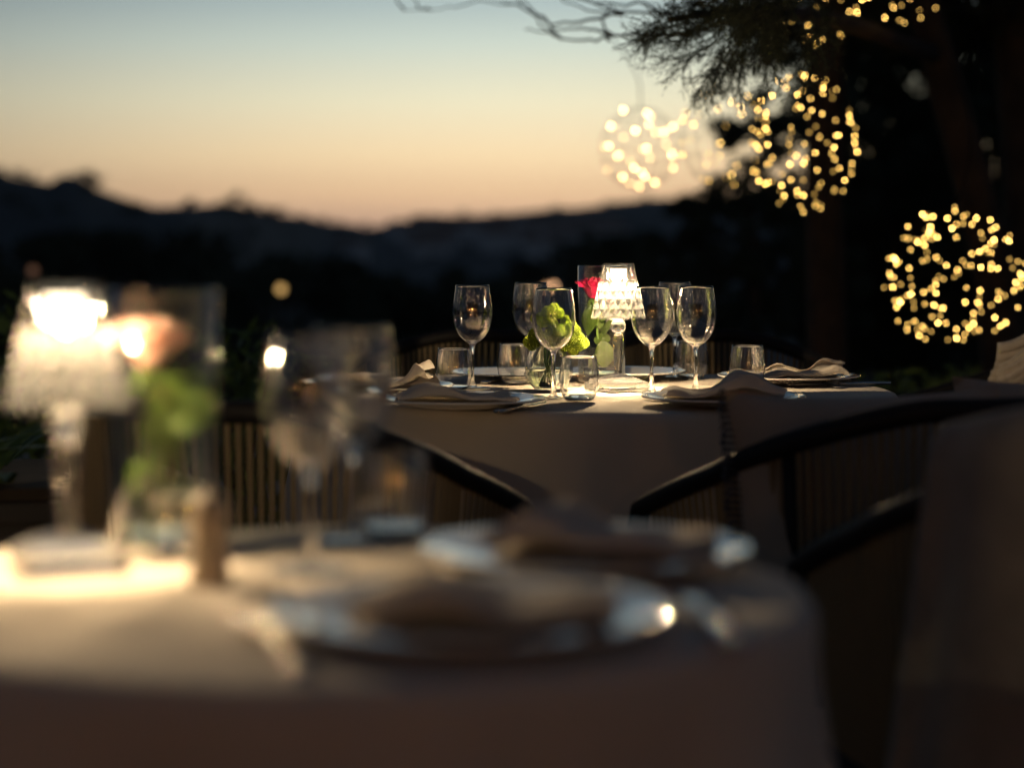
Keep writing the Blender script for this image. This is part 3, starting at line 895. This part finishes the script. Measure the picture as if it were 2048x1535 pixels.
def pillow_mb(w, h, d, seed):
    mb = MB()
    def fn(u, v):
        # closed pillow: u around, v pole to pole through the thickness
        x = (u * 2 - 1); y = (v * 2 - 1)
        return x, y
    n = 18
    for side in (1, -1):
        def f2(u, v, side=side):
            x = u * 2 - 1; y = v * 2 - 1
            e = max(0, (1 - x**4) * (1 - y**4)) ** .5
            pin = 1 - .07 * (1 - e) * 0 - .06 * (x*x) * (1 - y*y) * 0
            sx = x * (1 - .07 * (1 - y*y)); 
            sx = x * (1 - .06 * (1 - abs(y)) ** 2 * 0) 
            bx = x * w/2 * (1 - .08 * (1 - y*y) * abs(x)**3); by = y * h/2 * (1 - .08 * (1 - x*x) * abs(y)**3)
            return (bx, side * d/2 * e * (1 + .12 * noise.noise(Vector((x*2, y*2, seed)))) , by)
        mb.grid(f2, n, n)
    return mb
def cushion(label, loc, rz, tilt, w, h, d, seed, fringe=False):
    t = thing('cushion', label, 'cushion', loc, rz, 'beige chair cushions')
    t.rotation_euler = (tilt, 0, rz)
    part('cover', pillow_mb(w, h, d, seed), M['cushion'], t)
    if fringe:
        mb = MB(); rd = random.Random(3)
        for k in range(40):
            z = -h/2 + h * k / 39
            a = k * 1.3
            mb.tube([(-w/2*(1-.08*(1-(2*z/h)**2)) + .002, 0, z), (-w/2 - .003 + .004*cos(a), .006*sin(a), z + .002), (-w/2 - .006, .008*cos(a), z - .008)], [.002, .0035, .001], 6)
        part('tassel_trim', mb, M['trim'], t)
    return t
cushion('beige cushion edged with slate tassels in the armchair beside the far place setting', (.515, 2.99, .645), radians(18), radians(-9), .44, .36, .13, 3, True)
cushion('beige cushion tucked in front of the knitted blanket', (.86, 3.22, .665), radians(-12), radians(-8), .36, .32, .13, 6)

# plain throw over the near armchair's back
def draped(label, chair, f0, f1, m, drop_in, drop_out, seed, rib=0, flare=10, over=.04, zt=0.0):
    mb = MB()
    def fn(u, v):
        s = v                                   # 0 inside bottom -> 1 outside bottom
        tt = .28
        if s < tt:
            q = s / tt; z = rail_h(0) - drop_in * (1 - q); o = -.045; f = (f0 + (f1 - f0) * u)
            o = -.05 + .02 * q
        elif s < tt + .12:
            q = (s - tt) / .12; a = pi * (1 - q)
            z = rail_h((f0 + (f1-f0)*u) * .9) + .024 + zt * sin(pi * q) + .028 * sin(a) - .0; o = .045 * cos(a); f = (f0 + (f1 - f0) * u)
        else:
            q = (s - tt - .12) / (1 - tt - .12); z = rail_h((f0 + (f1-f0)*u) * .9) + .024 - drop_out * q; o = .045 + .05 * q
            f = f0 - flare * q + (f1 - f0 + 2 * flare * q) * u
        x, y = plan(f); n = Vector((x / .305, y / .29)).normalized()
        if rib:
            f += 16 * (1 - u) * sin(pi * min(1, s / .6)) - 3 * sin(s * 7) * (1 - u)
            z += .030 * exp(-((u - .22) / .12) ** 2) + .022 * u - .012 if .2 < s < .5 else 0
            x, y = plan(f); n = Vector((x / .305, y / .29)).normalized()
        w = (.016 + .09 * max(0, s - .4)) * (noise.noise(Vector((u * 5, s * 1.2, seed))) + .4 * noise.noise(Vector((u * 11, s * 3, seed))))
        o += w
        z += .012 * noise.noise(Vector((u * 3, 5, seed)))
        if rib:
            o2 = rib * abs(sin(s * 150)) ** .6; o += o2 * (1 if s > .33 else -1); z += o2 * (1 if .25 < s < .45 else 0)
        return (x + n.x * o, y + n.y * o, z)
    mb.grid(fn, 40, 330 if rib else 60)
    o = part('knitted_blanket' if rib else 'throw', mb, m, None, True, False)
    o.location = chair.location; o.rotation_euler = chair.rotation_euler
    s_ = o.modifiers.new('thickness', 'SOLIDIFY'); s_.thickness = .006; s_.offset = 1
    return tag(o, label, 'blanket', 'blankets over the chair backs')
draped('plain grey beige throw hanging over the near armchair back to the floor', CH[2], -60, 20, M['throw'], .25, .78, 2, flare=16, zt=.02)
draped('ribbed cream knitted blanket draped over the armchair back under the glowing orb', CH[3], -106, 10, M['knit'], .20, .35, 6, .013, 4, zt=.02)

# ------------------------------------------------------------------ plants round the terrace
def leafy(name, label, loc, R, H, n, size, seed, cat='shrub', pot=None):
    t = thing(name, label, cat, loc)
    rd = random.Random(seed)
    st = MB()
    for k in range(6):
        a = rd.uniform(0, 6.28); st.tube([(0, 0, 0), (R*.25*cos(a), R*.25*sin(a), H*.5), (R*.6*cos(a), R*.6*sin(a), H*.85)], [.012, .008, .004], 6)
    part('branches', st, M['twig'], t)
    mb = MB()
    clump(mb, (0, 0, H*.58), R, H*.44, n, size, rd)
    stuff(part('foliage', mb, M['shrub'], t, False, False))
    return t
leafy('hedge_shrub', 'low green shrub glimmering between the blurred vase and wine glass', (-.80, 5.9, 0), .42, .80, 1500, .03, 1)
leafy('hedge_shrub', 'low green shrub behind the blurred lamp and vase', (-1.5, 6.1, 0), .5, .88, 1500, .03, 2)
leafy('hedge_shrub', 'dim shrub at the foot of the straight tree trunk', (1.45, 7.3, 0), .5, .60, 1400, .03, 3)
leafy('hedge_shrub', 'dim shrub between the straight trunk and the glowing orb', (1.95, 7.0, 0), .5, .62, 1400, .03, 4)
leafy('hedge_shrub', 'low dim shrub behind the armchairs across the sharp table', (.25, 7.2, 0), .6, .62, 1400, .03, 7)
# planter with arching leaves at the frame edge
t = thing('planter', 'dark square planter below the leaves behind the nearest lamp', 'planter', (-.98, 3.25, 0), .2)
part('box', MB().box(-.30, .30, -.22, .22, 0, .62).box(-.32, .32, -.24, .24, .622, .65), M['planter'], t, False)
t = thing('arching_plant', 'plant with long arching leaves behind the nearest crystal lamp', 'plant', (-.98, 3.25, .65), .2)
rd = random.Random(8)
for k in range(34):
    a = rd.uniform(0, 6.28); L = rd.uniform(.12, .26)
    o = part('leaf', leaf_mesh('leaf', L, L * .16, .45, .3, 'shrub'), None, t)
    o.location = (rd.uniform(-.2, .2), rd.uniform(-.12, .12), rd.uniform(0, .02)); o.rotation_euler = (rd.uniform(.5, 1.2), 0, a)
part('soil_bed', MB().box(-.30, .30, -.22, .22, .002, .02), M['soil'], t, False)

# ------------------------------------------------------------------ trees
def px_path(pts):      # (px, py, Y) -> points in the world
    return [at(*p) for p in pts]
def spray(mb, p0, d, L, rd, lv=0, up=-.25):
    """juniper twig: thin stem with short side sprigs made of scale-like needles"""
    n = max(4, int(L / .016)); p = Vector(p0); d = Vector(d).normalized()
    pts = [p.copy()]
    for k in range(n):
        d = (d + Vector((rd.gauss(0, .14), rd.gauss(0, .14), rd.gauss(0, .14) + up * .06))).normalized()
        p = p + d * (L / n); pts.append(p.copy())
        if lv < 2:
            for _ in range(3 if lv == 0 else 2):
                sd = (d * 1.3 + Vector((rd.gauss(0, .6), rd.gauss(0, .6), rd.gauss(0, .6)))).normalized()
                spray(mb, p, sd, L * (rd.uniform(.25, .5) if lv == 0 else rd.uniform(.3, .5)), rd, lv + 1)
    if lv == 0: mb.tube(pts, [.0022 * (1 - k / (len(pts) + 1)) + .0005 for k in range(len(pts))], 4)
    else:
        w = .0009 if lv == 1 else .0011
        for a, b in zip(pts[:-1], pts[1:]): needle(mb, a, b - a, (b - a).length * 1.6, rd, w)
        needle(mb, pts[-1], d, .008, rd, .0007)
def needle(mb, p, d, L, rd, w=.0009):
    d = d.normalized(); e = d.orthogonal().normalized()
    e = (e * rd.uniform(-1, 1) + d.cross(e) * rd.uniform(-1, 1)).normalized() * w
    mb.add([p - e, p + e, p + d * L], [(0, 1, 2)])

# tree A: the straight trunk and its crown
base = at(1655, 740, 8.8); base.z = 0
t = thing('juniper_tree', 'juniper with the straight trunk behind the middle glowing orb', 'tree', (base.x, base.y, 0))
part('trunk', MB().tube([(0, 0, -.1), (0, .0, .5), (-.02, .0, 1.2), (-.01, .02, 1.8), (.02, .05, 2.6), (0, 0, 3.6)], [.105, .085, .078, .072, .06, .03], 14), M['bark'], t)
rd = random.Random(21)
mb = MB()
for k in range(34):
    c = (rd.uniform(-.35, 1.6), rd.uniform(-.5, 1.0), rd.uniform(1.95, 3.4))
    clump(mb, c, rd.uniform(.2, .42), rd.uniform(.14, .28), 210, .035, rd)
stuff(part('crown', mb, M['needle'], t, False, False))
# tree B: the leaning trunk with boughs reaching over the table
tb0 = at(1995, 560, 8.5)
t2 = thing('leaning_pine', 'leaning tree with bare twigs and dark sprays reaching over the tables', 'tree', (tb0.x + .06, 8.5, 0))
O = Vector((tb0.x + .06, 8.5, 0))
def loc(pts): return [p - O for p in px_path(pts)]
trunk = [Vector((.03, 0, -.1))] + loc([(2005, 720, 8.5), (1990, 560, 8.5), (1950, 380, 8.45), (1895, 180, 8.4), (1850, 20, 8.35), (1790, -200, 8.3)])
part('trunk', MB().tube(trunk, [.10, .088, .082, .076, .072, .065, .05], 14), M['bark'], t2)
part('limb', MB().tube(loc([(1870, 110, 8.38), (1800, 85, 7.8), (1720, 55, 7.0), (1620, 30, 6.2), (1500, 22, 5.7), (1400, 30, 5.2), (1340, 40, 5.0)]), [.035, .03, .027, .024, .018, .011, .006], 10), M['bark'], t2)
twigs = [[(1420, 62, 5.4), (1340, 30, 5.7), (1240, 24, 6.0), (1190, 26, 6.2), (1130, 4, 6.3), (1080, -20, 6.4)],
         [(1400, 72, 5.3), (1310, 72, 5.7), (1230, 72, 6.0), (1180, 82, 6.3), (1120, 78, 6.5), (1080, 48, 6.7), (1040, 10, 6.9), (960, 2, 7.0), (905, 16, 7.1), (860, 20, 7.1), (805, 20, 7.1)],
         [(1250, 30, 6.0), (1160, 45, 6.3), (1100, 50, 6.6), (1060, 20, 6.8), (1000, 0, 6.9)],
         [(1122, 78, 6.5), (1095, 50, 6.6), (1050, 5, 6.7), (1010, -20, 6.7)],
         [(860, 20, 7.1), (838, 18, 7.1), (825, -10, 7.1)], [(808, 20, 7.1), (796, 6, 7.1), (788, -12, 7.1)],
         [(1240, 26, 6.0), (1200, 12, 6.2), (1150, -8, 6.3)], [(1350, 35, 5.6), (1290, 12, 5.9), (1210, 6, 6.1), (1120, -5, 6.2)],
         [(1230, 72, 6.0), (1190, 60, 6.2), (1140, 58, 6.4), (1075, 62, 6.6), (1050, 58, 6.7)],
         [(1215, 80, 6.1), (1205, 40, 6.2), (1225, 5, 6.3)], [(1310, 72, 5.7), (1262, 88, 6.0), (1225, 100, 6.2)]]
for tw in twigs:
    pts = loc(tw); n = len(pts)
    # fine wobble
    fine = []
    rd2 = random.Random(len(tw) * 7)
    for a, b in zip(pts[:-1], pts[1:]):
        for q in range(4): fine.append(a.lerp(b, q / 4) + Vector((rd2.gauss(0, .003), rd2.gauss(0, .003), rd2.gauss(0, .003))))
    fine.append(pts[-1])
    m = len(fine)
    part('twig', MB().tube(fine, [.0048 * (1 - .7 * k / m) for k in range(m)], 6), M['twig'], t2)
rd = random.Random(33)
mb = MB()
for k in range(70):
    Y = rd.uniform(4.7, 5.6)
    px = rd.uniform(1425, 1640); py = rd.uniform(-80, 22) + (px - 1400) * .17
    p = at(px, py, Y) - O
    spray(mb, p, (rd.uniform(-.9, .4), rd.uniform(-.3, .2), rd.uniform(-.75, .1)), rd.uniform(.08, .14), rd)
for px, py, dx, dz, L in ((1420, 60, -1, -.2, .15), (1440, 80, -.9, -.5, .14), (1470, 90, -.5, -.8, .13), (1490, 85, -.2, -1, .12), (1400, 45, -1, .05, .14), (1520, 95, .1, -1, .1), (1390, 70, -1, -.15, .10), (1450, 95, -.6, -.6, .12)):
    for q in range(2): spray(mb, at(px + 12*q, py - 8*q, 5.0) - O, (dx, .1, dz), L, rd)
stuff(part('needle_sprays', mb, M['needle'], t2, False, False))
mb = MB()
for k in range(80):
    Y = rd.uniform(8.8, 10.5); px = rd.uniform(1500, 2300); py = rd.uniform(-260, 95)
    p = at(px, py, Y) - O
    clump(mb, p, rd.uniform(.14, .28), rd.uniform(.09, .16), 200, .03, rd)
stuff(part('crown', mb, M['needle'], t2, False, False))
# tree C: broad dark trunk at the frame edge
p = at(2030, 400, 6.2)
t3 = thing('old_pine', 'broad dark trunk standing behind the leaning tree', 'tree', (2.30, 9.0, 0))
part('trunk', MB().tube([(0, 0, -.1), (-.02, 0, .6), (-.05, 0, 1.3), (-.12, 0, 2.0), (-.2, 0, 3.0)], [.20, .17, .15, .14, .1], 16), M['bark'], t3)
rd = random.Random(77); mb = MB()
for k in range(16):
    clump(mb, (rd.uniform(-.9, .9), rd.uniform(-.5, .5), rd.uniform(2.1, 3.4)), .4, .25, 200, .04, rd)
stuff(part('crown', mb, M['needle'], t3, False, False))
# background trees beyond the terrace
def bg_tree(label, px, top_y, Y, half, seed, dens=1.0, name='broadleaf_tree', low=.25):
    p = at(px, top_y, Y); g = ground_z(p.x, p.y); H = p.z - g
    t = thing(name, label, 'tree', (p.x, p.y, g), 0, 'trees beyond the terrace')
    rd = random.Random(seed)
    W = half / FPX * Y
    part('trunk', MB().tube([(0, 0, -.3), (.05, 0, H*.4), (0, 0, H*.85)], [H*.03, H*.02, H*.006], 10), M['bark'], t)
    mb = MB()
    for k in range(int(60 * dens)):
        q = rd.random(); z = H * (low + (1 - low) * q)
        rr = W * (.35 + .65 * sin(pi * min(1, (q * .85 + .15))) ** .6) * rd.random() ** .5
        a = rd.uniform(0, 6.28); s = W * rd.uniform(.14, .26)
        clump(mb, (rr*cos(a), rr*sin(a)*.8, min(z, H - s*.5)), s, s * .75, 120, W * .055, rd)
    stuff(part('crown', mb, M['crown'], t, False, False))
bg_tree('dark bushy tree behind the pale hanging orb, its top catching string lights', 1500, 235, 15, 150, 1, 1.2)
bg_tree('round dark bush below the pale hanging orb', 1400, 395, 18, 130, 2, 1.0, 'round_bush')
bg_tree('tall dark tree directly behind the middle orb', 1620, 60, 17, 150, 3, 1.6)
bg_tree('sparse tree with sky showing through it between the trunks', 1790, 0, 19, 210, 4, 5.5, 'sparse_tree', .2)
bg_tree('wide dark tree beyond the leaning trunk', 2000, 20, 18, 200, 5, 3.0)
bg_tree('low dark tree on the slope beyond the sharp lamp', 1240, 470, 45, 260, 6, 1.0)
bg_tree('low dark tree on the slope behind the lone wine glass', 880, 545, 40, 260, 7, 1.0)
bg_tree('low dark tree on the slope above the blurred wine glasses', 560, 520, 42, 280, 8, 1.0)
bg_tree('low dark tree on the slope above the blurred vase', 250, 470, 48, 280, 9, 1.0)
bg_tree('low dark tree on the slope behind the nearest lamp', -20, 480, 44, 260, 10, 1.0)
bg_tree('dark tree on the slope between the straight trunk and the orb', 1770, 330, 22, 190, 11, 1.5)
bg_tree('dark tree on the slope filling the gap beside the broad trunk', 1960, 360, 24, 200, 12, 1.5)

# ------------------------------------------------------------------ fairy light orbs
def ico(r):
    return MB().lathe([(0, -r), (r*.87, -r*.5), (r*.87, r*.5), (0, r)], 6)
bulb_near = ico(.0026).mesh('bulb', M['bulb'], True)
bulb_far = ico(.0040).mesh('bulb', M['bulbfar'], True)
def orb(label, px, py, Y, rpx, n, seed, bulb, cordtop, squash=1.0):
    p = at(px, py, Y); R = rpx / FPX * Y
    t = thing('light_orb', label, 'light orb', p, seed * .7, 'wire orbs of fairy lights')
    rd = random.Random(seed)
    mb = MB()
    for k in range(7):
        a = pi * k / 7
        mb.tube([(R*cos(q)*cos(a), R*cos(q)*sin(a), R*sin(q)*squash) for q in [2*pi*j/28 for j in range(29)]], .0009, 4)
    for z in (-.7, -.35, 0, .35, .7):
        rr = R * sqrt(1 - z*z)
        mb.tube([(rr*cos(q), rr*sin(q), R*z*squash) for q in [2*pi*j/28 for j in range(29)]], .0009, 4)
    part('wire_frame', mb, M['cord'], t)
    for i in range(n):
        u = max(-1, min(1, 1 - 2 * (i + .5) / n + rd.uniform(-.13, .13))); a = i * 2.39996 + rd.uniform(-.45, .45); s = sqrt(1 - u*u); q = rd.uniform(.94, 1.06) if rd.random() < .85 else rd.uniform(.6, .95)
        o = part('bulb', bulb, None, t); o.location = (R*q*s*cos(a), R*q*s*sin(a), R*q*u*squash)
    c = at(*cordtop)
    d = c - p
    m = Matrix.Rotation(-seed * .7, 3, 'Z')
    part('hanging_cord', MB().tube([m @ (d * s + Vector((.03 * sin(pi * s) * 2, 0, 0))) + Vector((0, 0, R * squash * (1 - s))) for s in [k / 10 for k in range(11)]], .003, 5), M['cord'], t)
    return t
orb('pale wire orb of fairy lights hanging against the sunset sky', 1280, 297, 10.2, 80, 36, 1, bulb_far, (1205, 60, 9.6))
orb('large wire orb of fairy lights before the straight trunk', 1608, 285, 7.1, 104, 110, 2, bulb_near, (1600, 30, 7.2), 1.3)
orb('scattered wire orb of fairy lights between the pale orb and the straight trunk', 1445, 275, 8.6, 84, 34, 3, bulb_near, (1480, 60, 8.2), 1.2)
orb('fullest wire orb of fairy lights over the knitted blanket', 1908, 552, 6.8, 134, 160, 4, bulb_near, (1900, 120, 6.9))
orb('wire orb of fairy lights up among the dark sprays', 1635, -5, 7.1, 92, 56, 5, bulb_near, (1650, -200, 8.0))
orb('wire orb of fairy lights at the top beside the leaning trunk', 1810, -62, 7.2, 105, 58, 6, bulb_near, (1800, -260, 8.0))

# ------------------------------------------------------------------ evening air over the valley
hz, N, L = newmat('evening_haze')
out = N.new('ShaderNodeOutputMaterial'); pv_ = N.new('ShaderNodeVolumePrincipled')
pv_.inputs['Color'].default_value = (.82, .89, .98, 1); pv_.inputs['Density'].default_value = .00022
L.new(pv_.outputs[0], out.inputs['Volume'])
stuff(part('haze', MB().box(-1760, 1760, -1760, 1760, -75, 52), hz, None, False))
